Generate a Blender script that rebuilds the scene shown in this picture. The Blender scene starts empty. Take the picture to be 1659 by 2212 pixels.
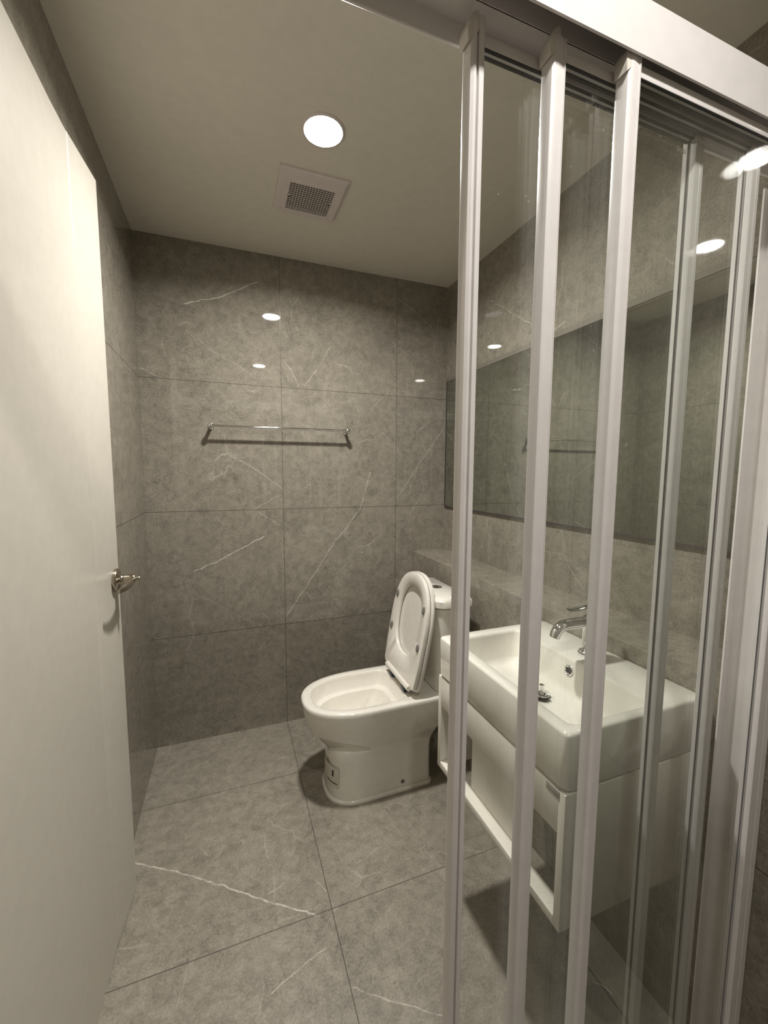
import bpy, bmesh, math, random
from mathutils import Vector, Matrix
random.seed(4)
S = bpy.context.scene
COL = S.collection

# ------------------------------------------------------------------ camera
W, H = 1.499, 2.299            # bathroom width, ceiling height (back wall y=0, left wall x=0)
XL = 1.302                     # front of the ledge and of the shower pier
LEDGE_Z = 0.860
SHY = -2.78                    # far wall of the shower, behind the camera
yaw, pit, rol = 0.3604, -0.0970, 0.0054
fw = Vector((math.sin(yaw)*math.cos(pit), math.cos(yaw)*math.cos(pit), math.sin(pit)))
rt = Vector((math.cos(yaw), -math.sin(yaw), 0)); up = rt.cross(fw)
c, s = math.cos(rol), math.sin(rol)
R_, U_ = c*rt + s*up, -s*rt + c*up
cam = bpy.data.cameras.new('camera'); co = bpy.data.objects.new('camera', cam); COL.objects.link(co)
cam.sensor_fit = 'VERTICAL'; cam.sensor_height = 36.0; cam.lens = 891.31/2212*36.0
cam.clip_start = 0.01
M = Matrix((R_, U_, -fw)).transposed().to_4x4(); M.translation = Vector((0.3479, -2.0827, 1.2993))
co.matrix_world = M
S.camera = co
# ------------------------------------------------------------------ world, exposure
wd = bpy.data.worlds.new('world'); S.world = wd; wd.use_nodes = True
wd.node_tree.nodes['Background'].inputs[0].default_value = (0.0, 0.0, 0.0, 1)
S.view_settings.view_transform = 'Standard'; S.view_settings.look = 'None'
S.view_settings.gamma = 1.0; S.view_settings.use_curve_mapping = False
S.view_settings.exposure = 0.0
S.cycles.max_bounces = 14; S.cycles.diffuse_bounces = 6; S.cycles.glossy_bounces = 8
S.cycles.transparent_max_bounces = 24; S.cycles.transmission_bounces = 8
S.cycles.caustics_reflective = False; S.cycles.blur_glossy = 0.0; S.cycles.sample_clamp_indirect = 25.0
LAMP_COL = (1.0, 0.962, 0.905)
LAMP_W = (23.5, 11.0)           # power of the two ceiling downlights
LAMPS = [(0.640, -0.784), (0.655, -2.120)]

# ------------------------------------------------------------------ node helpers
class NT:
    def __init__(self, name):
        self.m = bpy.data.materials.new(name); self.m.use_nodes = True
        self.t = self.m.node_tree; self.n = self.t.nodes; self.l = self.t.links
        self.b = self.n['Principled BSDF']; self.out = self.n['Material Output']
    def new(self, ty, **k):
        x = self.n.new(ty)
        for a, v in k.items(): setattr(x, a, v)
        return x
    def put(self, sock, v):
        if isinstance(v, bpy.types.NodeSocket): self.l.new(v, sock)
        else: sock.default_value = v
    def math(self, op, a, b=None, c_=None, clamp=False):
        x = self.new('ShaderNodeMath', operation=op, use_clamp=clamp)
        self.put(x.inputs[0], a)
        if b is not None: self.put(x.inputs[1], b)
        if c_ is not None: self.put(x.inputs[2], c_)
        return x.outputs[0]
    def mix(self, f, a, b, mode='MIX'):
        x = self.new('ShaderNodeMix', data_type='RGBA', blend_type=mode)
        self.put(x.inputs[0], f); self.put(x.inputs[6], a); self.put(x.inputs[7], b)
        return x.outputs[2]
    def ramp(self, v, a, b, lo=0., hi=1.):
        x = self.new('ShaderNodeMapRange'); self.put(x.inputs[0], v)
        for i, q in enumerate((a, b, lo, hi)): x.inputs[1+i].default_value = q
        return x.outputs[0]
    def noise(self, vec, scale, detail=4, rough=.55, dist=0.):
        x = self.new('ShaderNodeTexNoise'); self.put(x.inputs['Vector'], vec)
        x.inputs['Scale'].default_value = scale; x.inputs['Detail'].default_value = detail
        x.inputs['Roughness'].default_value = rough; x.inputs['Distortion'].default_value = dist
        return x.outputs['Fac']

def simple(name, col, rough=.5, metal=0., coat=0., spec=.5, bump=0., bscale=300.):
    t = NT(name); b = t.b
    b.inputs['Base Color'].default_value = (*col, 1); b.inputs['Roughness'].default_value = rough
    b.inputs['Metallic'].default_value = metal; b.inputs['Coat Weight'].default_value = coat
    b.inputs['Coat Roughness'].default_value = .04; b.inputs['Specular IOR Level'].default_value = spec
    g = t.new('ShaderNodeNewGeometry')
    nz = t.noise(g.outputs['Position'], 35., 3)
    fac = t.ramp(nz, .3, .7, .97, 1.03)
    h = t.new('ShaderNodeVectorMath', operation='SCALE'); h.inputs[0].default_value = col; t.l.new(fac, h.inputs['Scale'])
    t.l.new(h.outputs[0], b.inputs['Base Color'])
    if bump:
        bp = t.new('ShaderNodeBump'); bp.inputs['Strength'].default_value = bump; bp.inputs['Distance'].default_value = .001
        t.l.new(t.noise(g.outputs['Position'], bscale, 3), bp.inputs['Height']); t.l.new(bp.outputs[0], b.inputs['Normal'])
    return t.m

def tile(name, ax, joints_u, joints_v, veins, base=(.250, .228, .187), rough=.018, off=(0, 0, 0), gw=.0011, rvein=.28, spec=.5):
    """grey marble-look porcelain. ax: which world axes run along and up the surface."""
    t = NT(name); b = t.b
    g = t.new('ShaderNodeNewGeometry'); pos = g.outputs['Position']
    sp = t.new('ShaderNodeSeparateXYZ'); t.l.new(pos, sp.inputs[0])
    u, v = sp.outputs[ax[0]], sp.outputs[ax[1]]
    mp = t.new('ShaderNodeMapping'); t.l.new(pos, mp.inputs[0]); mp.inputs['Location'].default_value = off
    P = mp.outputs[0]
    n1 = t.noise(P, 3.2, 6, .62, .8); n2 = t.noise(P, 30., 5, .7, .6); n3 = t.noise(P, 9., 5, .6, 1.5)
    n4 = t.noise(P, 160., 3, .7)
    f = t.math('ADD', t.ramp(n1, .25, .75, -.11, .11), t.ramp(n2, .35, .65, -.17, .15))
    f = t.math('ADD', f, t.ramp(n3, .35, .65, -.10, .09)); f = t.math('ADD', f, t.ramp(n4, .35, .65, -.17, .17))
    # dark hair cracks
    vo = t.new('ShaderNodeTexVoronoi', feature='DISTANCE_TO_EDGE'); vo.inputs['Scale'].default_value = 26.
    wv = t.new('ShaderNodeVectorMath', operation='ADD'); t.l.new(P, wv.inputs[0])
    nz = t.new('ShaderNodeTexNoise'); nz.inputs['Scale'].default_value = 14.; nz.inputs['Detail'].default_value = 5
    t.l.new(P, nz.inputs['Vector']); sc = t.new('ShaderNodeVectorMath', operation='SCALE'); t.l.new(nz.outputs['Color'], sc.inputs[0]); sc.inputs['Scale'].default_value = .12
    t.l.new(sc.outputs[0], wv.inputs[1]); t.l.new(wv.outputs[0], vo.inputs['Vector'])
    crack = t.math('MULTIPLY', t.ramp(vo.outputs['Distance'], 0., .035, .34, 0.), t.ramp(t.noise(P, 7., 3), .45, .62))
    f = t.math('SUBTRACT', f, crack)
    f = t.math('ADD', f, 1.0)
    sv = t.new('ShaderNodeVectorMath', operation='SCALE'); sv.inputs[0].default_value = base; t.l.new(f, sv.inputs['Scale'])
    colr = sv.outputs[0]
    # faint random thin pale veins
    vo2 = t.new('ShaderNodeTexVoronoi', feature='DISTANCE_TO_EDGE'); vo2.inputs['Scale'].default_value = 2.3
    wv2 = t.new('ShaderNodeVectorMath', operation='ADD'); t.l.new(P, wv2.inputs[0])
    sc2 = t.new('ShaderNodeVectorMath', operation='SCALE'); t.l.new(nz.outputs['Color'], sc2.inputs[0]); sc2.inputs['Scale'].default_value = .05
    t.l.new(sc2.outputs[0], wv2.inputs[1]); t.l.new(wv2.outputs[0], vo2.inputs['Vector'])
    rv = t.math('MULTIPLY', t.ramp(vo2.outputs['Distance'], 0., .006, rvein, 0.), t.ramp(t.noise(P, 4.1, 2), .52, .62))
    vein = rv
    # the drawn veins: polylines in (u, v), wobbled a little by noise
    if veins:
        wob = t.new('ShaderNodeTexNoise'); wob.inputs['Scale'].default_value = 28.; wob.inputs['Detail'].default_value = 4
        t.l.new(pos, wob.inputs['Vector']); ws = t.new('ShaderNodeSeparateColor'); t.l.new(wob.outputs['Color'], ws.inputs[0])
        uu = t.math('ADD', u, t.ramp(ws.outputs[0], 0, 1, -.009, .009)); vv = t.math('ADD', v, t.ramp(ws.outputs[1], 0, 1, -.009, .009))
        brk = t.ramp(t.noise(pos, 40., 3), .36, .56, .35, 1.)
        for poly, wid, stg in veins:
            best = None
            for (a0, a1), (b0, b1) in zip(poly[:-1], poly[1:]):
                dx, dy = b0-a0, b1-a1; L2 = dx*dx+dy*dy
                h = t.math('ADD', t.math('MULTIPLY', t.math('SUBTRACT', uu, a0), dx/L2), t.math('MULTIPLY', t.math('SUBTRACT', vv, a1), dy/L2), clamp=True)
                ex = t.math('SUBTRACT', t.math('SUBTRACT', uu, a0), t.math('MULTIPLY', h, dx))
                ey = t.math('SUBTRACT', t.math('SUBTRACT', vv, a1), t.math('MULTIPLY', h, dy))
                d = t.math('SQRT', t.math('ADD', t.math('MULTIPLY', ex, ex), t.math('MULTIPLY', ey, ey)))
                best = d if best is None else t.math('MINIMUM', best, d)
            vein = t.math('MAXIMUM', vein, t.math('MULTIPLY', t.ramp(best, wid*.45, wid*1.5, stg, 0.), brk))
    colr = t.mix(vein, colr, (.66, .62, .55, 1))
    # grout joints
    gm = None
    for coord, js in ((u, joints_u), (v, joints_v)):
        for j in js:
            d = t.math('ABSOLUTE', t.math('SUBTRACT', coord, j))
            q = t.ramp(d, gw*.7, gw*1.25, 1., 0.)
            gm = q if gm is None else t.math('MAXIMUM', gm, q)
    if gm is not None:
        colr = t.mix(gm, colr, (.055, .047, .038, 1))
        t.l.new(t.math('MAXIMUM', t.math('MULTIPLY', gm, .6), t.ramp(n2, .3, .7, rough, rough*1.5)), b.inputs['Roughness'])
    else:
        t.l.new(t.ramp(n2, .3, .7, rough, rough*1.5), b.inputs['Roughness'])
    t.l.new(colr, b.inputs['Base Color'])
    b.inputs['Specular IOR Level'].default_value = spec
    return t.m

def glass_mat(name, tint=(.984, .991, .984)):
    t = NT(name); t.n.remove(t.b)
    lw = t.new('ShaderNodeLayerWeight'); lw.inputs['Blend'].default_value = .5
    fr = t.math('POWER', lw.outputs['Facing'], 5.0); fr = t.math('MULTIPLY_ADD', fr, .955, .045)
    g = t.new('ShaderNodeNewGeometry')
    specks = t.ramp(t.noise(g.outputs['Position'], 90., 2, .5), .74, .78, 0., .18)      # dried water specks
    tr = t.new('ShaderNodeBsdfTransparent'); tr.inputs[0].default_value = (*tint, 1)
    gl = t.new('ShaderNodeBsdfGlossy'); gl.inputs['Roughness'].default_value = .0; gl.inputs['Color'].default_value = (1, 1, 1, 1)
    df = t.new('ShaderNodeBsdfDiffuse'); df.inputs['Color'].default_value = (.8, .8, .78, 1)
    m1 = t.new('ShaderNodeMixShader'); t.l.new(fr, m1.inputs[0]); t.l.new(tr.outputs[0], m1.inputs[1]); t.l.new(gl.outputs[0], m1.inputs[2])
    m2 = t.new('ShaderNodeMixShader'); t.l.new(specks, m2.inputs[0]); t.l.new(m1.outputs[0], m2.inputs[1]); t.l.new(df.outputs[0], m2.inputs[2])
    t.l.new(m2.outputs[0], t.out.inputs[0])
    return t.m

def emit_mat(name, col, st):
    t = NT(name); t.n.remove(t.b)
    e = t.new('ShaderNodeEmission'); e.inputs[0].default_value = (*col, 1); e.inputs[1].default_value = st
    t.l.new(e.outputs[0], t.out.inputs[0]); return t.m

# ------------------------------------------------------------------ mesh helpers
class MB:
    def __init__(self): self.bm = bmesh.new()
    def box(self, x0, x1, y0, y1, z0, z1, bev=0., seg=2):
        v = [self.bm.verts.new(p) for p in ((x0,y0,z0),(x1,y0,z0),(x1,y1,z0),(x0,y1,z0),(x0,y0,z1),(x1,y0,z1),(x1,y1,z1),(x0,y1,z1))]
        f = [self.bm.faces.new([v[i] for i in q]) for q in ((0,3,2,1),(4,5,6,7),(0,1,5,4),(1,2,6,5),(2,3,7,6),(3,0,4,7))]
        if bev:
            es = list({e for q in f for e in q.edges})
            bmesh.ops.bevel(self.bm, geom=es, offset=bev, segments=seg, profile=.5, affect='EDGES')
        return self
    def loft(self, loops, cap0=True, cap1=True, closed=False):
        L = [[self.bm.verts.new(p) for p in lp] for lp in loops]; n = len(L[0])
        pairs = list(zip(L[:-1], L[1:])) + ([(L[-1], L[0])] if closed else [])
        for A, B in pairs:
            for i in range(n): self.bm.faces.new((A[i], A[(i+1) % n], B[(i+1) % n], B[i]))
        if not closed:
            for flag, lp, rev in ((cap0, L[0], True), (cap1, L[-1], False)):
                if flag: self.bm.faces.new(lp[::-1] if rev else lp)
        return self
    def tube(self, pts, r, n=20, cap=True):
        pts = [Vector(p) for p in pts]; rs = r if isinstance(r, (list, tuple)) else [r]*len(pts)
        loops = []; ref = None
        for i, p in enumerate(pts):
            d = (pts[min(i+1, len(pts)-1)] - pts[max(i-1, 0)]).normalized()
            if ref is None: ref = d.orthogonal().normalized()
            a = (ref - d*ref.dot(d)).normalized(); ref = a; b_ = d.cross(a)
            loops.append([p + rs[i]*(math.cos(2*math.pi*k/n)*a + math.sin(2*math.pi*k/n)*b_) for k in range(n)])
        return self.loft(loops, cap, cap)
    def lathe(self, o, axis, prof, n=32, cap0=True, cap1=True):
        o = Vector(o); ax = Vector(axis).normalized(); a = ax.orthogonal().normalized(); b_ = ax.cross(a)
        return self.loft([[o + ax*h + r*(math.cos(2*math.pi*k/n)*a + math.sin(2*math.pi*k/n)*b_) for k in range(n)] for r, h in prof], cap0, cap1)
    def prism(self, poly, axis, a0, a1):
        def P(q, w):
            return {'x': (w, q[0], q[1]), 'y': (q[0], w, q[1]), 'z': (q[0], q[1], w)}[axis]
        return self.loft([[P(q, a0) for q in poly], [P(q, a1) for q in poly]])

def link(name, mb, mat, parent=None, smooth=40):
    bm = mb.bm
    bmesh.ops.recalc_face_normals(bm, faces=bm.faces)
    if parent is not None:
        w = parent['_w'] if '_w' in parent.keys() else (0, 0, 0)
        bmesh.ops.translate(bm, verts=bm.verts, vec=-Vector(w))
    me = bpy.data.meshes.new(name); bm.to_mesh(me); bm.free()
    me.polygons.foreach_set('use_smooth', [True]*len(me.polygons))
    me.set_sharp_from_angle(angle=math.radians(smooth))
    me.materials.append(mat)
    o = bpy.data.objects.new(name, me); COL.objects.link(o)
    if parent is not None: o.parent = parent; o['_w'] = tuple(parent['_w']) if '_w' in parent.keys() else (0., 0., 0.)
    return o
def thing(name, label, cat, loc, group=None):
    o = bpy.data.objects.new(name, None); COL.objects.link(o); o.location = loc; o.empty_display_size = .05
    o['label'] = label; o['category'] = cat; o['_w'] = tuple(float(q) for q in loc)
    if group: o['group'] = group
    return o
def struct(name, mb, mat, parent=None, smooth=40):
    o = link(name, mb, mat, parent, smooth)
    if parent is None: o['kind'] = 'structure'
    return o

def rrect(cx, cy, hx, hy, r, z, n=7):
    pts = []
    for k, (sx, sy) in enumerate(((1, 1), (-1, 1), (-1, -1), (1, -1))):
        for i in range(n):
            a = math.pi/2*(k + i/(n-1))
            pts.append((cx + sx*(hx-r) + r*math.cos(a), cy + sy*(hy-r) + r*math.sin(a), z))
    return pts

# ------------------------------------------------------------------ materials
ZJ = [.525, 1.1135, 1.702]
BV = [([(.187,2.03),(.25,2.054),(.317,2.07),(.406,2.117),(.498,2.172)], .0022, .8), ([(.542,2.257),(.593,2.221)], .001, .5),
 ([(.189,1.92),(.281,1.851),(.468,1.753)], .001, .45), ([(.096,1.864),(.107,1.801)], .001, .4), ([(.608,1.836),(.655,1.776),(.683,1.712)], .0012, .6),
 ([(.841,1.915),(.787,1.821),(.71,1.712)], .001, .5), ([(.002,1.742),(.066,1.711)], .0015, .6), ([(.892,1.643),(.965,1.671)], .001, .5),
 ([(1.2,2.199),(1.298,2.15),(1.424,2.063)], .001, .5), ([(.365,1.37),(.489,1.299),(.601,1.211)], .0013, .6),
 ([(.463,1.116),(.518,1.148),(.585,1.186)], .0012, .55), ([(.187,.83),(.289,.873),(.416,.937),(.503,.982)], .0022, .8),
 ([(.474,1.106),(.597,1.02)], .0012, .5), ([(.603,.563),(.716,.721),(.851,.923),(.997,1.101),(1.054,1.297)], .0015, .75),
 ([(1.215,1.164),(1.324,1.324),(1.484,1.54)], .0012, .7), ([(.203,.717),(.385,.589),(.515,.511)], .0008, .4), ([(.71,.685),(.734,.634)], .0014, .6),
 ([(1.016,.642),(1.069,.556)], .001, .6), ([(.446,.391),(.521,.47)], .001, .45), ([(.003,.542),(.062,.507)], .0013, .5),
 ([(1.053,1.622),(1.143,1.711)], .001, .45), ([(1.23,.98),(1.327,1.131)], .001, .5), ([(.682,1.208),(.781,1.249)], .0009, .4)]
FV = [([(.017,-.616),(.18,-.72),(.32,-.823),(.438,-.911),(.551,-.991)], .0022, .85), ([(.427,-.879),(.478,-.863)], .0016, .6),
 ([(.575,-.894),(.596,-.933)], .0013, .6), ([(.47,-.587),(.518,-.546)], .0012, .55), ([(.41,-1.133),(.483,-1.106),(.556,-1.085)], .0013, .6),
 ([(.603,-1.192),(.691,-1.257),(.792,-1.32)], .0013, .55), ([(.224,-.638),(.251,-.685)], .0012, .4), ([(.504,-.426),(.582,-.479)], .001, .4),
 ([(.711,-.878),(.799,-.851)], .001, .4), ([(.192,-1.085),(.215,-.995)], .001, .35)]
RV = [([(-.39,2.091),(-.541,1.99),(-.692,1.885)], .0013, .6), ([(-.808,1.826),(-.864,1.844)], .0015, .6), ([(-1.231,1.888),(-1.333,1.797)], .001, .5),
 ([(-.99,2.07),(-1.07,2.12)], .001, .4)]
M_back = tile('tile_back_wall', ('X', 'Z'), [.6, 1.2], ZJ, BV)
M_side = tile('tile_side_wall', ('Y', 'Z'), [-.6, -1.2, -1.8, -2.4], ZJ, [], off=(5, 2, 1))
M_right = tile('tile_right_wall', ('Y', 'Z'), [], [], RV, off=(1, 7, 3))
M_ledge = tile('tile_ledge', ('Y', 'Z'), [], [], [([(-.75, .86), (-1.0, .70)], .001, .4)], off=(2, 3, 8), rough=.09)
M_floor = tile('tile_floor', ('X', 'Y'), [.6, 1.2], [-.39, -.99, -1.59, -2.19], FV, rough=.34, base=(.275, .250, .205), off=(9, 4, 2))
M_ceil = simple('ceiling_paint', (.70, .665, .585), .85, bump=.15, bscale=500)
M_door = simple('door_paint', (.585, .555, .488), .33, bump=.03, bscale=60)
M_alu = simple('white_coated_aluminium', (.74, .71, .70), .28, coat=.25)
M_gasket = simple('dark_gasket', (.03, .028, .027), .5)
M_cer = simple('white_ceramic', (.77, .745, .68), .12, coat=.8)
M_cer2 = simple('white_seat_plastic', (.74, .71, .655), .2, coat=.35)
M_cab = simple('white_lacquered_board', (.73, .70, .635), .35)
M_chrome = simple('polished_chrome', (.82, .82, .82), .05, metal=1.)
M_nickel = simple('brushed_nickel', (.46, .41, .34), .22, metal=1.)
M_black = simple('black_rubber', (.012, .012, .013), .5)
M_grey = simple('grey_rubber', (.17, .16, .145), .55)
M_ventp = simple('vent_plastic', (.66, .60, .58), .45)
M_vent_in = simple('vent_inside', (.06, .025, .018), .7)
M_mirror = simple('mirror_silver', (.53, .56, .52), .0, metal=1.)
M_trimg = simple('mirror_trim', (.17, .155, .13), .8, spec=.2)
M_trimd = simple('mirror_lower_trim', (.05, .04, .04), .4)
M_glass = glass_mat('clear_glass')
M_edge = simple('glass_etch', (.62, .64, .60), .6)
M_clear = simple('nylon_guide', (.72, .68, .62), .25, coat=.3)
M_lamp = emit_mat('lamp_diffuser', (1., .95, .86), 60.)
M_water = simple('bowl_glaze', (.70, .68, .63), .05, coat=1.)

# ------------------------------------------------------------------ room shell
T = .1
struct('floor', MB().box(-T, W+T, SHY-T, T, -T, 0), M_floor)
struct('ceiling', MB().box(-T, W+T, SHY-T, T, H, H+T), M_ceil)
struct('wall_back', MB().box(-T, W+T, 0, T, 0, H), M_back)
struct('wall_left', MB().box(-T, 0, SHY, 0, 0, H), M_side)
struct('wall_right', MB().box(W, W+T, SHY, 0, 0, H), M_right)
struct('wall_front', MB().box(-T, W+T, SHY-T, SHY, 0, H), M_back)
struct('wall_pier', MB().box(XL, W, SHY, -1.572, 0, H), M_side)
struct('trim_1', MB().box(XL, W, -1.572, 0, 0, LEDGE_Z), M_ledge)

# door, its last strip kinked a little into the room
prof = [(.018, -1.54), (.0225, -1.25), (.0255, -.97), (.0275, -.905), (.0286, -.8845), (.0294, -.8832), (.0296, -.8815), (.0294, -.8805), (.0303, -.874), (.035, -.82), (.0435, -.722), (.0435, -.719),
        (.004, -.719), (.003, -1.54)]
def door_loop(z): return [(x, y, z) for x, y in prof]
door = struct('door_1', MB().loft([door_loop(.008), door_loop(2.06)]), M_door, smooth=12)
door['_w'] = (0., 0., 0.)
HY, HZ, HX = -.748, .991, .0405
hd = link('door_handle', MB().lathe((HX, HY, HZ), (1, 0, -.0), [(.031, -.002), (.0325, .002), (.0325, .007), (.030, .010), (.018, .013), (.0140, .017), (.0128, .022), (.0128, .048)], 40), M_nickel, door)
lev = MB()
ls = []
for k in range(13):
    q = k/12
    y = HY + .013 - q*.115
    zc = HZ - .003*math.sin(q*math.pi) - .008*q*q
    xc = HX + .040 + .008*math.sin(q*2.2) - .016*q*q
    hh = .0140*(1-.55*q**1.5); th = .0095*(1-.65*q)
    ls.append([(xc + th*math.cos(a), y, zc + hh*math.sin(a)) for a in [2*math.pi*i/16 for i in range(16)]])
lev.loft(ls)
lev.lathe((HX, HY, HZ), (1, 0, 0), [(.0128, .0235), (.0132, .025), (.0132, .046), (.011, .050)], 32)
link('handle_lever', lev, M_nickel, hd)
link('handle_ring', MB().lathe((HX, HY, HZ), (1, 0, 0), [(.0105, .0218), (.0105, .0238)], 32), M_black, hd)
link('lock_knob', MB().lathe((HX, HY, HZ), (1, 0, 0), [(.004, .049), (.004, .053), (.0065, .054), (.007, .058), (.005, .062)], 24), M_nickel, hd)
link('keyhole', MB().lathe((HX+.0085, HY-.012, HZ-.017), (1, 0, 0), [(.004, 0), (.004, .0022)], 18), M_black, hd)

# ------------------------------------------------------------------ downlights
LL = ['round ceiling downlight shining beside the square vent', 'round ceiling downlight above the shower, mirrored small in the back wall tiles']
for i, (lx, ly) in enumerate(LAMPS):
    t = thing('ceiling_downlight', LL[i], 'ceiling light', (lx, ly, H))
    link('trim_ring', MB().lathe((lx, ly, H), (0, 0, -1), [(.064, -.004), (.064, .002), (.062, .004), (.057, .005), (.055, .003), (.055, -.004)], 48), M_ventp, t)
    link('diffuser', MB().lathe((lx, ly, H), (0, 0, -1), [(.0552, -.004), (.0552, .0025), (.050, .0035), (.0, .0036)][:3], 48), M_lamp, t)
    li = bpy.data.lights.new('downlight_glow', 'AREA'); li.shape = 'DISK'; li.size = .10; li.energy = LAMP_W[i]; li.color = LAMP_COL
    li.spread = math.radians(161)
    lo = bpy.data.objects.new('downlight_glow', li); COL.objects.link(lo); lo.parent = t; lo.location = (0, 0, -.0045)

# ------------------------------------------------------------------ ceiling vent
VX, VY, VS = .655, -.492, .118
t = thing('ceiling_vent', 'square white exhaust vent with a fine grille in the ceiling', 'vent', (VX, VY, H))
fr = MB()
gx0, gx1, gy0, gy1 = .577, .735, -.549, -.398
def sq(x0, x1, y0, y1, z): return [(x0, y0, z), (x1, y0, z), (x1, y1, z), (x0, y1, z)]
fr.loft([sq(VX-VS, VX+VS, VY-VS, VY+VS, H), sq(VX-VS, VX+VS, VY-VS, VY+VS, H-.006), sq(VX-VS+.006, VX+VS-.006, VY-VS+.006, VY+VS-.006, H-.009),
         sq(gx0-.028, gx1+.028, gy0-.028, gy1+.028, H-.012), sq(gx0, gx1, gy0, gy1, H-.0125), sq(gx0, gx1, gy0, gy1, H-.002)], cap1=False)
link('frame', fr, M_ventp, t, 20)
gr = MB(); nx, ny = 17, 15
for i in range(nx):
    x = gx0 + (gx1-gx0)*i/(nx-1); gr.box(x-.0014, x+.0014, gy0, gy1, H-.0124, H-.0116)
for j in range(ny):
    y = gy0 + (gy1-gy0)*j/(ny-1); gr.box(gx0, gx1, y-.0020, y+.0020, H-.0124, H-.0116)
gr.box(gx0-.001, gx0+.013, -.482, -.470, H-.0124, H-.0116); gr.box(gx1-.013, gx1+.001, -.482, -.470, H-.0124, H-.0116)
link('grille', gr, M_ventp, t)
link('duct_opening', MB().box(gx0, gx1, gy0, gy1, H-.0012, H-.0003), M_vent_in, t)

# ------------------------------------------------------------------ towel bar
t = thing('towel_bar', 'thin chrome towel bar on two posts on the back wall', 'towel bar', (.598, 0, 1.502))
link('bar', MB().tube([(.278, -.060, 1.501), (.919, -.060, 1.502)], .0058), M_chrome, t)
for x in (.281, .916):
    m = MB().lathe((x, 0, 1.5015), (0, -1, 0), [(.013, 0), (.013, .004), (.0085, .007), (.0078, .010), (.0078, .050), (.0105, .052), (.0115, .056), (.0115, .066), (.010, .070), (.006, .072)], 28)
    link('post', m, M_chrome, t)

# ------------------------------------------------------------------ mirror
t = thing('wall_mirror', 'wide mirror on the right wall above the tiled ledge', 'mirror', (W, -.80, 1.112))
link('mirror_glass', MB().box(W-.008, W, -1.57, -.024, 1.112, 1.793), M_mirror, t)
link('top_trim', MB().box(W-.010, W, -1.57, -.022, 1.7935, 1.813), M_trimg, t)
link('bottom_trim', MB().box(W-.010, W, -1.57, -.022, 1.104, 1.112), M_trimd, t)
link('side_trim', MB().box(W-.010, W, -.024, -.020, 1.104, 1.813), M_trimd, t)

# ------------------------------------------------------------------ toilet
TY = -.517
t = thing('toilet', 'white ceramic toilet with its seat and lid raised', 'toilet', (.95, TY, 0))
def dloop(xf, xb, hw, z, ex=2.5, front=.30, rb=.03, n=40, yc=TY):
    """plan outline: super-elliptic nose, straight sides, rounded back corners"""
    pts = []; fr_ = min(front, (xb-xf)*.9)
    for i in range(n+1):
        a = -math.pi/2 + math.pi*i/n
        ca, sa = max(math.cos(a), 0), math.sin(a)
        x = xf + fr_ - fr_*ca**(2/ex); y = hw*abs(sa)**(2/ex)*(1 if sa > 0 else -1)
        pts.append((x, yc + y, z))
    for i in range(1, 7):
        a = math.pi/2 * i/6; pts.append((xb-rb+rb*math.sin(a), yc+hw-rb+rb*math.cos(a), z))
    for i in range(0, 6):
        a = math.pi/2 * i/6; pts.append((xb-rb+rb*math.cos(a), yc-hw+rb-rb*math.sin(a), z))
    return pts
O = []
for z, xf, xb, hw in ((0, .678, 1.118, .130), (.009, .678, 1.118, .130), (.0125, .6815, 1.115, .1265), (.014, .6845, 1.113, .124), (.10, .690, 1.112, .1215), (.165, .694, 1.114, .119), (.19, .692, 1.118, .120),
                      (.205, .684, 1.122, .123), (.228, .664, 1.13, .131), (.255, .643, 1.142, .1415), (.285, .623, 1.152, .151), (.32, .6085, 1.158, .160), (.354, .599, 1.16, .1665),
                      (.38, .5945, 1.16, .170), (.392, .594, 1.16, .1705), (.398, .597, 1.158, .168), (.400, .602, 1.154, .1645)):
    O.append(dloop(xf, xb, hw, z, 2.35 if z > .19 else 2.6, .26 if z > .2 else .14))
I = []
for z, g, xb in ((.400, .038, 1.004), (.398, .041, 1.001), (.390, .044, .998), (.340, .052, .990), (.335, .058, .984), (.333, .075, .966), (.31, .082, .955), (.26, .105, .92), (.22, .15, .86), (.20, .19, .82)):
    I.append(dloop(.592+g, xb, .172-g*.93, z, 2.3, .19, .06))
link('bowl', MB().loft(O + I), M_cer, t, 50)
wl = MB().loft([dloop(.755, .83, .07, .2185, 2.2, .05, .03), dloop(.755, .83, .07, .2195, 2.2, .05, .03)])
cs = MB()
def cloop(x0, x1, hw, ch, z, r=.02):
    return [(x1, TY-hw, z), (x1, TY+hw, z), (x0+ch, TY+hw, z), (x0+ch*.55, TY+hw-ch*.18, z), (x0+ch*.18, TY+hw-ch*.55, z), (x0, TY+hw-ch, z),
            (x0, TY-hw+ch, z), (x0+ch*.18, TY-hw+ch*.55, z), (x0+ch*.55, TY-hw+ch*.18, z), (x0+ch, TY-hw, z)]
link('cistern', cs.loft([cloop(1.122, 1.245, .150, .035, .4015), cloop(1.119, 1.248, .153, .035, .408), cloop(1.112, 1.250, .158, .04, .60), cloop(1.106, 1.252, .164, .04, .755)]), M_cer, t, 35)
lid = MB().loft([cloop(1.103, 1.254, .168, .042, .758), cloop(1.099, 1.256, .172, .042, .762), cloop(1.099, 1.256, .172, .042, .786), cloop(1.105, 1.252, .166, .042, .796), cloop(1.112, 1.246, .158, .042, .800)])
ld = link('cistern_lid', lid, M_cer, t, 35)
fb = link('flush_button', MB().lathe((1.185, TY, .799), (0, 0, 1), [(.024, 0), (.024, .003), (.022, .0045), (.020, .003)], 36), M_chrome, ld)
link('button_gap', MB().box(1.184, 1.1865, TY-.0195, TY+.0195, .8015, .8026), M_black, fb)
link('fixing_bolt', MB().lathe((.980, TY-.119, .040), (0, -1, 0), [(.0085, 0), (.0085, .0045), (.006, .006), (.0035, .0045)], 24), M_grey, t)
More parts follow.
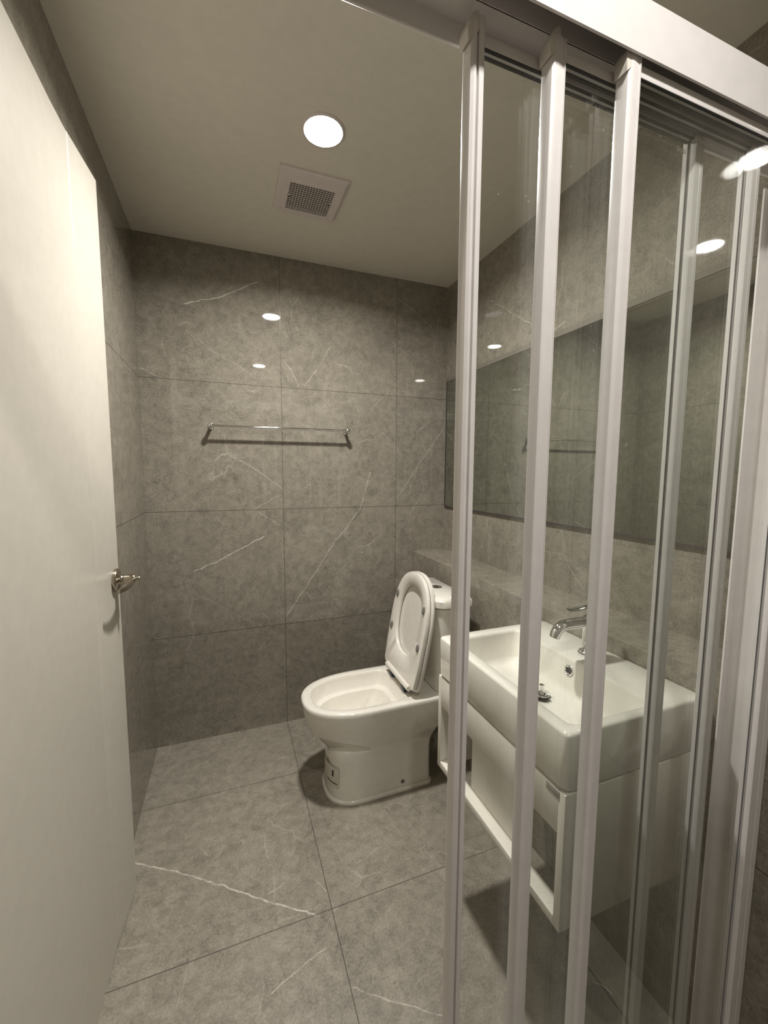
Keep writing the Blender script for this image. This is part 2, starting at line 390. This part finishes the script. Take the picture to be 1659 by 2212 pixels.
# warning sticker wrapped round the nose of the pedestal
st = MB(); L1 = dloop(.6895, 1.112, .1215, .06, 2.6, .14)
seg = [q for q in L1 if TY-.094 < q[1] < TY+.004 and q[0] < .76]
seg = sorted(seg, key=lambda q: q[1])
def strip(mb, pts, z0, z1, off):
    for a, b_ in zip(pts[:-1], pts[1:]):
        cen = Vector((.84, TY)); va = []
        for q in (a, b_):
            d_ = (Vector((q[0], q[1]))-cen).normalized()*off; va.append((q[0]+d_.x, q[1]+d_.y))
        f = [mb.bm.verts.new((va[0][0], va[0][1], z0)), mb.bm.verts.new((va[1][0], va[1][1], z0)), mb.bm.verts.new((va[1][0], va[1][1], z1)), mb.bm.verts.new((va[0][0], va[0][1], z1))]
        mb.bm.faces.new(f)
    return mb
sk = link('sticker', strip(st, seg, .055, .140, .003), simple('sticker_paper', (.62, .59, .52), .6), t)
link('sticker_symbol', strip(MB(), seg[len(seg)//2-2:len(seg)//2], .100, .126, .0036), M_black, sk)
link('sticker_lettering', strip(MB(), seg[1:-2], .072, .076, .0036), M_black, sk)

# seat and lid: local frame (w across, v up the leaf, n towards the bowl)
th = math.radians(10.5)
HG = Vector((1.018, TY, .428))
vv_ = Vector((math.sin(th), 0, math.cos(th))); nn_ = Vector((-math.cos(th), 0, math.sin(th)))
def sp(w, v, n): return HG + Vector((0, w, 0)) + vv_*v + nn_*n
def seatloop(hw, v0, v1, n_, round_=.22, cut=.0, N=36):
    pts = []
    for i in range(N+1):
        a = math.pi*i/N; ca, sa = math.cos(a), math.sin(a)
        pts.append((hw*abs(ca)**(2/2.3)*(1 if ca > 0 else -1), v1-round_+round_*max(sa, 0)**(2/2.3)))
    key = [pts[-1], (-hw*.985, v0+.10), (-hw+cut, v0+.012), (-hw+cut+.012, v0), (hw-cut-.012, v0), (hw-cut, v0+.012), (hw*.985, v0+.10), pts[0]]
    per = (2, 5, 2, 13, 2, 5, 2)                    # how finely each stretch is cut, 31 in all
    for (a0, a1), (b0, b1), k in zip(key[:-1], key[1:], per):
        pts += [(a0+(b0-a0)*j/k, a1+(b1-a1)*j/k) for j in range(1, k+1)]
    pts.pop()
    return [sp(w, v, n_) for w, v in pts]
def hole(hw, v0, v1, n_):
    pts = []
    N = 36+31; c0 = (v0+v1)/2; h_ = (v1-v0)/2
    for i in range(N):
        a = math.pi*i/36 if i <= 36 else math.pi + math.pi*(i-36)/31; ca, sa = math.cos(a), math.sin(a)
        pts.append(sp(hw*abs(ca)**(2/2.4)*(1 if ca > 0 else -1), c0 + h_*abs(sa)**(2/2.4)*(1 if sa > 0 else -1), n_))
    return pts
LT = .452
link('lid', MB().loft([seatloop(.164, .0, LT-.006, -.022, cut=.012), seatloop(.170, -.002, LT, -.018, cut=.012), seatloop(.172, -.002, LT+.001, -.008, cut=.012), seatloop(.170, .0, LT-.002, -.002, cut=.012),
                       seatloop(.155, .06, LT-.016, -.0035)]), M_cer2, t, 50)
SA = [seatloop(.168, .004, LT-.004, .000, cut=.012), seatloop(.171, .002, LT-.001, .006, cut=.012), seatloop(.168, .006, LT-.005, .0165, cut=.012), seatloop(.158, .030, LT-.014, .0185, cut=.006),
      hole(.112, .098, LT-.058, .0135), hole(.108, .102, LT-.062, .008), hole(.109, .101, LT-.061, .0005)]
link('seat', MB().loft(SA, closed=True), M_cer2, t, 50)
for w, v in ((.134, .325), (-.134, .325), (.139, .175), (-.139, .175)):
    b_ = MB(); lp = []
    for n_, k in ((.0150, 1.), (.0225, .95), (.024, .75)):
        lp.append([sp(w + .0085*k*math.cos(a), v + .0165*k*math.sin(a), n_) for a in [2*math.pi*i/16 for i in range(16)]])
    link('bumper', b_.loft(lp), M_grey, t)
link('hinge_bar', MB().tube([sp(-.128, .004, .018), sp(.112, .004, .018)], .0115, 20), M_cer2, t)
for w in (-.075, .06):
    link('hinge_mount', MB().box(HG.x-.024, HG.x+.014, TY+w-.016, TY+w+.016, .3995, .422, .003), simple('blue_black_rubber', (.012, .02, .045), .4), t)

# ------------------------------------------------------------------ vanity: basin + cabinet
BX0, BX1, BY0, BY1, BT, BB = .916, XL-.001, -1.537, -1.041, .820, .701
bcx, bcy, bhx, bhy = (BX0+BX1)/2, (BY0+BY1)/2, (BX1-BX0)/2, (BY1-BY0)/2
t = thing('wash_basin', 'rectangular white ceramic basin resting on the white open cabinet', 'basin', (bcx, bcy, BB))
ic, jc, ihx, ihy = (.948+1.166)/2, (-1.512-1.082)/2, (1.166-.948)/2, (1.512-1.082)/2
LB = [rrect(bcx, bcy, bhx-.010, bhy-.010, .022, BB), rrect(bcx, bcy, bhx-.003, bhy-.003, .02, BB+.003), rrect(bcx, bcy, bhx, bhy, .018, BB+.010),
      rrect(bcx, bcy, bhx, bhy, .012, BT-.007), rrect(bcx, bcy, bhx-.002, bhy-.002, .012, BT-.002), rrect(bcx, bcy, bhx-.007, bhy-.007, .012, BT),
      rrect(ic, jc, ihx+.004, ihy+.004, .022, BT), rrect(ic, jc, ihx+.001, ihy+.001, .021, BT-.002), rrect(ic, jc, ihx-.001, ihy-.001, .02, BT-.008),
      rrect(ic-.004, jc, ihx-.012, ihy-.016, .022, BT-.070), rrect(ic-.004, jc, ihx-.017, ihy-.022, .022, BT-.080), rrect(ic-.004, jc, ihx-.028, ihy-.034, .02, BT-.086),
      rrect(1.076, bcy, .03, .03, .0299, BT-.0905)]
link('basin_body', MB().loft(LB), M_cer, t, 50)
DX, DY, DZ = 1.078, bcy, BT-.0905
link('drain_ring', MB().lathe((DX, DY, DZ), (0, 0, 1), [(.027, -.002), (.027, .002), (.024, .0035), (.021, .002), (.020, -.002)], 36), M_chrome, t)
pl = link('drain_plug', MB().lathe((DX, DY, DZ), (0, 0, 1), [(.0185, .001), (.0185, .011), (.0185, .0112)], 32), M_black, t)
pc = MB().lathe((DX, DY, DZ), (0, 0, 1), [(.0205, .0112), (.021, .013), (.019, .0148), (.006, .016)], 32)
link('plug_cap', pc, M_chrome, pl)
kb = MB().lathe((DX, DY, DZ+.015), (0, 0, 1), [(.0035, 0), (.0035, .008), (.0065, .010), (.0065, .020), (.005, .021)], 20)
link('plug_knob', kb, M_chrome, pl)
ov = link('overflow_ring', MB().lathe((1.1600, bcy-.006, BT-.030), (-1, 0, .12), [(.0135, -.002), (.0135, .003), (.0115, .0045), (.009, .003), (.0085, -.001)], 30, cap1=False), M_chrome, t)
link('overflow_hole', MB().lathe((1.1600, bcy-.006, BT-.030), (-1, 0, .12), [(.0088, -.002), (.0088, .0012)], 24), M_black, ov)

FX, FY = 1.226, bcy
t = thing('basin_tap', 'chrome single-lever tap standing on the back of the basin', 'tap', (FX, FY, BT))
body = MB().lathe((FX, FY, BT), (0, 0, 1), [(.0235, 0), (.0245, .002), (.0245, .006), (.0215, .008), (.0215, .011), (.0175, .014), (.0155, .018), (.0155, .078), (.0165, .082), (.0175, .086), (.0175, .098), (.015, .105), (.008, .109), (.0075, .122)], 36)
link('tap_body', body, M_chrome, t)
spo = MB().tube([(FX+.004, FY, BT+.091), (FX-.03, FY, BT+.092), (FX-.07, FY, BT+.0925), (FX-.092, FY, BT+.0905), (FX-.104, FY, BT+.084), (FX-.111, FY, BT+.074), (FX-.115, FY, BT+.064)],
                [.0155, .0145, .0138, .0138, .0138, .0132, .0125], 24)
sp_ = link('spout', spo, M_chrome, t)
link('aerator', MB().lathe((FX-.1148, FY, BT+.0645), (-.37, 0, -.93), [(.0105, 0), (.0105, .002)], 20), M_trimd, sp_)
lv = MB(); ll = []
for k in range(11):
    q = k/10; x = FX + .022 - q*.092
    hw = .0075 + .006*math.sin(min(q*1.6, 1)*math.pi*.5)*(1-q*.55) ; hz = .0055 - .0025*q
    zz = BT + .128 + .010*(1-q)**2 - .002*q + .004*q*q
    ll.append([(x, FY + hw*math.cos(a), zz + hz*math.sin(a)) for a in [2*math.pi*i/16 for i in range(16)]])
link('tap_lever', lv.loft(ll), M_chrome, t)

t = thing('vanity_cabinet', 'white open-framed cabinet hanging under the rectangular basin', 'cabinet', (bcx, bcy, .415))
cz0, cz1 = .416, .700
x0, x1 = .918, XL-.001
link('side_panel', MB().box(x0, x1, BY0+.001, BY0+.018, cz0, cz1, .001), M_cab, t)
link('side_panel', MB().box(x0, x1, BY1-.017, BY1, cz0, cz1, .001), M_cab, t)
ap = link('apron', MB().box(x0, x0+.017, BY0+.0185, BY1-.0175, .611, cz1, .001), M_cab, t)
link('maker_plate', MB().box(x0-.0012, x0+.002, -1.521, -1.487, .683, .697, .0006), simple('plate_grey', (.30, .285, .25), .4), ap)
link('bottom_rail', MB().box(x0, x0+.034, BY0+.0185, BY1-.0175, cz0, .436, .001), M_cab, t)
link('front_panel', MB().box(x0+.030, x0+.046, -1.405, -1.180, .437, .640, .001), M_cab, t)
link('back_rail', MB().box(x1-.018, x1, BY0+.0185, BY1-.0175, .62, cz1, .001), M_cab, t)

# ------------------------------------------------------------------ shower screen
Z0, ZH0, ZH1, ZR = .022, 1.8195, 1.883, 1.8035
YN, YF = -1.6645, -1.5895
t = thing('shower_screen_frame', 'white aluminium header and wall jamb holding the sliding glass panels', 'door frame', (XL/2, -1.627, 0))
hb = MB()
hb.box(0.001, XL-.001, YN, YN+.003, ZH0, ZH1)                 # near fascia
hb.box(0.001, XL-.001, YN+.003, YF, ZH1-.003, ZH1)            # top plate
hb.box(0.001, XL-.001, YF-.003, YF, ZH0, ZH1)                 # far fascia
hb.tube([(0.001, YF-.0012, ZH0), (XL-.001, YF-.0012, ZH0)], .0021, 12)
hb.box(0.001, XL-.001, -1.6205, YF-.003, 1.8445, 1.8475)      # inner track plate
hb.box(0.001, XL-.001, -1.6215, -1.6195, 1.8445, ZH1)
hb.box(0.001, XL-.001, -1.6415, -1.6395, 1.852, ZH1)
link('header', hb, M_alu, t)
br = link('header_bracket', MB().box(.720, .724, -1.660, -1.646, 1.850, 1.879), M_alu, t)
link('bracket_screw', MB().lathe((.720, -1.653, 1.864), (-1, 0, 0), [(.004, 0), (.004, .002), (.002, .003)], 12), M_black, br)
jb = MB()
jb.box(XL-.004, XL-.001, -1.645, -1.568, Z0, ZH0); jb.box(XL-.020, XL-.001, -1.571, -1.568, Z0, ZH0); jb.box(XL-.014, XL-.001, -1.645, -1.6425, Z0, ZH0)
link('wall_jamb', jb, M_alu, t)
jl = MB()
jl.box(.001, .004, -1.645, -1.568, Z0, ZH0); jl.box(.001, .020, -1.571, -1.568, Z0, ZH0); jl.box(.001, .020, -1.645, -1.642, Z0, ZH0)
link('wall_jamb', jl, M_alu, t)
tr = MB(); tr.box(.001, XL-.001, -1.672, -1.582, 0, .012, .002)
for y in (-1.670, -1.6395, -1.6195, -1.596, -1.584): tr.box(.001, XL-.001, y-.001, y+.001, .011, .022)
link('bottom_track', tr, M_alu, t)

def letters(txt, size, x, y, z, mat, parent, mirror=True):
    cu = bpy.data.curves.new('etched_logo', 'FONT'); cu.body = txt; cu.size = size; cu.extrude = .0002
    tmp = bpy.data.objects.new('tmp_logo', cu); COL.objects.link(tmp)
    dg = bpy.context.evaluated_depsgraph_get(); me = bpy.data.meshes.new_from_object(tmp.evaluated_get(dg))
    bpy.data.objects.remove(tmp)
    o = bpy.data.objects.new('etched_logo', me); COL.objects.link(o)
    w = Vector(parent['_w']); me.materials.clear(); me.materials.append(mat)
    for v_ in me.vertices:
        p_ = v_.co.copy(); v_.co = Vector((x + p_.x, y + p_.z, z + p_.y)) - w
    o.parent = parent; return o

def panel(xa, xb, y, label, kind, tw=.018):
    t = thing('sliding_glass_panel', label, 'sliding door', ((xa+xb)/2, y, Z0), 'sliding glass panels of the shower screen')
    yn, yf = y-.0105, y+.0105                      # near (camera) and far faces
    top = ZR + .022
    a = MB()
    sw = .0205
    if kind == 'A':
        P = [(xa, yf-.005), (xa+.0015, yf-.0015), (xa+.005, yf), (xa+sw-.004, yf), (xa+sw-.004, yn+.004), (xa+.0095, yn+.004), (xa+.0095, yn+.0008), (xa+.0085, yn), (xa+.0055, yn), (xa+.002, yn+.0025)]
    else:
        P = [(xa, yf-.004), (xa+.001, yf-.001), (xa+.004, yf), (xa+sw, yf), (xa+sw, yn+.0015), (xa+sw, yn), (xa+sw-.0015, yn), (xa+sw-.0015, yn+.001), (xa+.0085, yn), (xa+.0045, yn+.0002), (xa+.0015, yn+.0025), (xa+.0002, yn+.007)]
    a.prism(P, 'z', Z0+.004, top)
    ls_ = link('leading_stile', a, M_alu, t, 35)
    if kind == 'A':
        f = MB().prism([(xa+.0118, yn+.005), (xa+.0118, yn+.0005), (xa+.0125, yn-.0005), (xa+.0185, yn-.0005), (xa+.0195, yn+.0005), (xa+.0195, yn+.005)], 'z', Z0+.03, top+.006)
        link('grip_lip', f, M_alu, ls_, 35)
    # trailing stile: near and far halves with the dark gasket at the glass line
    b_ = MB()
    b_.prism([(xb-tw, y-.002), (xb-tw, yn+.001), (xb-tw+.0005, yn), (xb-tw*.45, yn), (xb-tw*.45+.0008, yn+.0008), (xb-tw*.45+.0016, yn), (xb-.0005, yn), (xb, yn+.001), (xb, yf), (xb-tw+.001, yf), (xb-tw, yf-.001), (xb-tw, y+.0035), (xb-tw+.003, y+.0035), (xb-tw+.003, y-.002)], 'z', Z0+.004, top)
    link('trailing_stile', b_, M_alu, t, 35)
    link('gasket', MB().box(xb-tw+.0002, xb-tw+.0029, y+.0025, y+.0034, Z0+.02, ZR).box(xb-tw+.0002, xb-tw+.0029, y-.0034, y-.0025+.0004, Z0+.02, ZR), M_gasket, t)
    link('glass', MB().box(xa+sw-.004, xb-tw+.0031, y-.0025, y+.0025, Z0+.018, ZR+.006), M_glass, t)
    link('top_rail', MB().box(xa+sw, xb-tw, y-.006, y+.006, ZR, ZR+.0145, .001), M_alu, t)
    link('rail_gasket', MB().box(xa+sw, xb-tw, y-.0062, y-.0026, ZR-.0012, ZR).box(xa+sw, xb-tw, y+.0026, y+.0062, ZR-.0012, ZR), M_gasket, t)
    link('bottom_rail', MB().box(xa+sw, xb-tw, y-.006, y+.006, Z0+.004, Z0+.022, .001), M_alu, t)
    c_ = MB()
    c_.prism([(xa-.003, ZR-.004), (xa-.004, ZR+.010), (xa-.002, top-.002), (xa+.003, top+.006), (xa+.010, top+.010), (xa+.012, top+.004), (xa+.012, ZR+.012), (xa+.006, ZR+.004)], 'y', yn+.0005, yf-.002)
    link('roller_cap', c_, M_clear, t, 60)
    gl_ = [o for o in t.children if o.name.startswith('glass')][0]
    letters('bozl', .011, xb-tw-.030, y-.0031, ZR-.024, M_edge, gl_)
    return t
panel(.627, 1.039, -1.6095, 'sliding glass panel furthest from the viewer, its stile leftmost of three', 'A')
panel(.729, 1.140, -1.6295, 'middle of the three sliding glass panels, its stile between the others', 'B')
panel(.8315, 1.271, -1.649, 'sliding glass panel nearest the viewer, its leading stile rightmost of three', 'C', tw=.035)

# floor waste half hidden in the corner under the cabinet
t = thing('floor_drain', 'round dark floor drain under the cabinet near the glass', 'drain', (1.172, -1.435, 0))
link('drain_rim', MB().lathe((1.172, -1.435, 0), (0, 0, 1), [(.042, 0), (.042, .002), (.038, .003), (.036, .001)], 36), M_nickel, t)
link('drain_grate', MB().lathe((1.172, -1.435, 0), (0, 0, 1), [(.036, 0), (.036, .0015)], 36), simple('drain_dark', (.03, .027, .024), .5), t)

for o in list(bpy.data.objects):
    if '_w' in o.keys(): del o['_w']
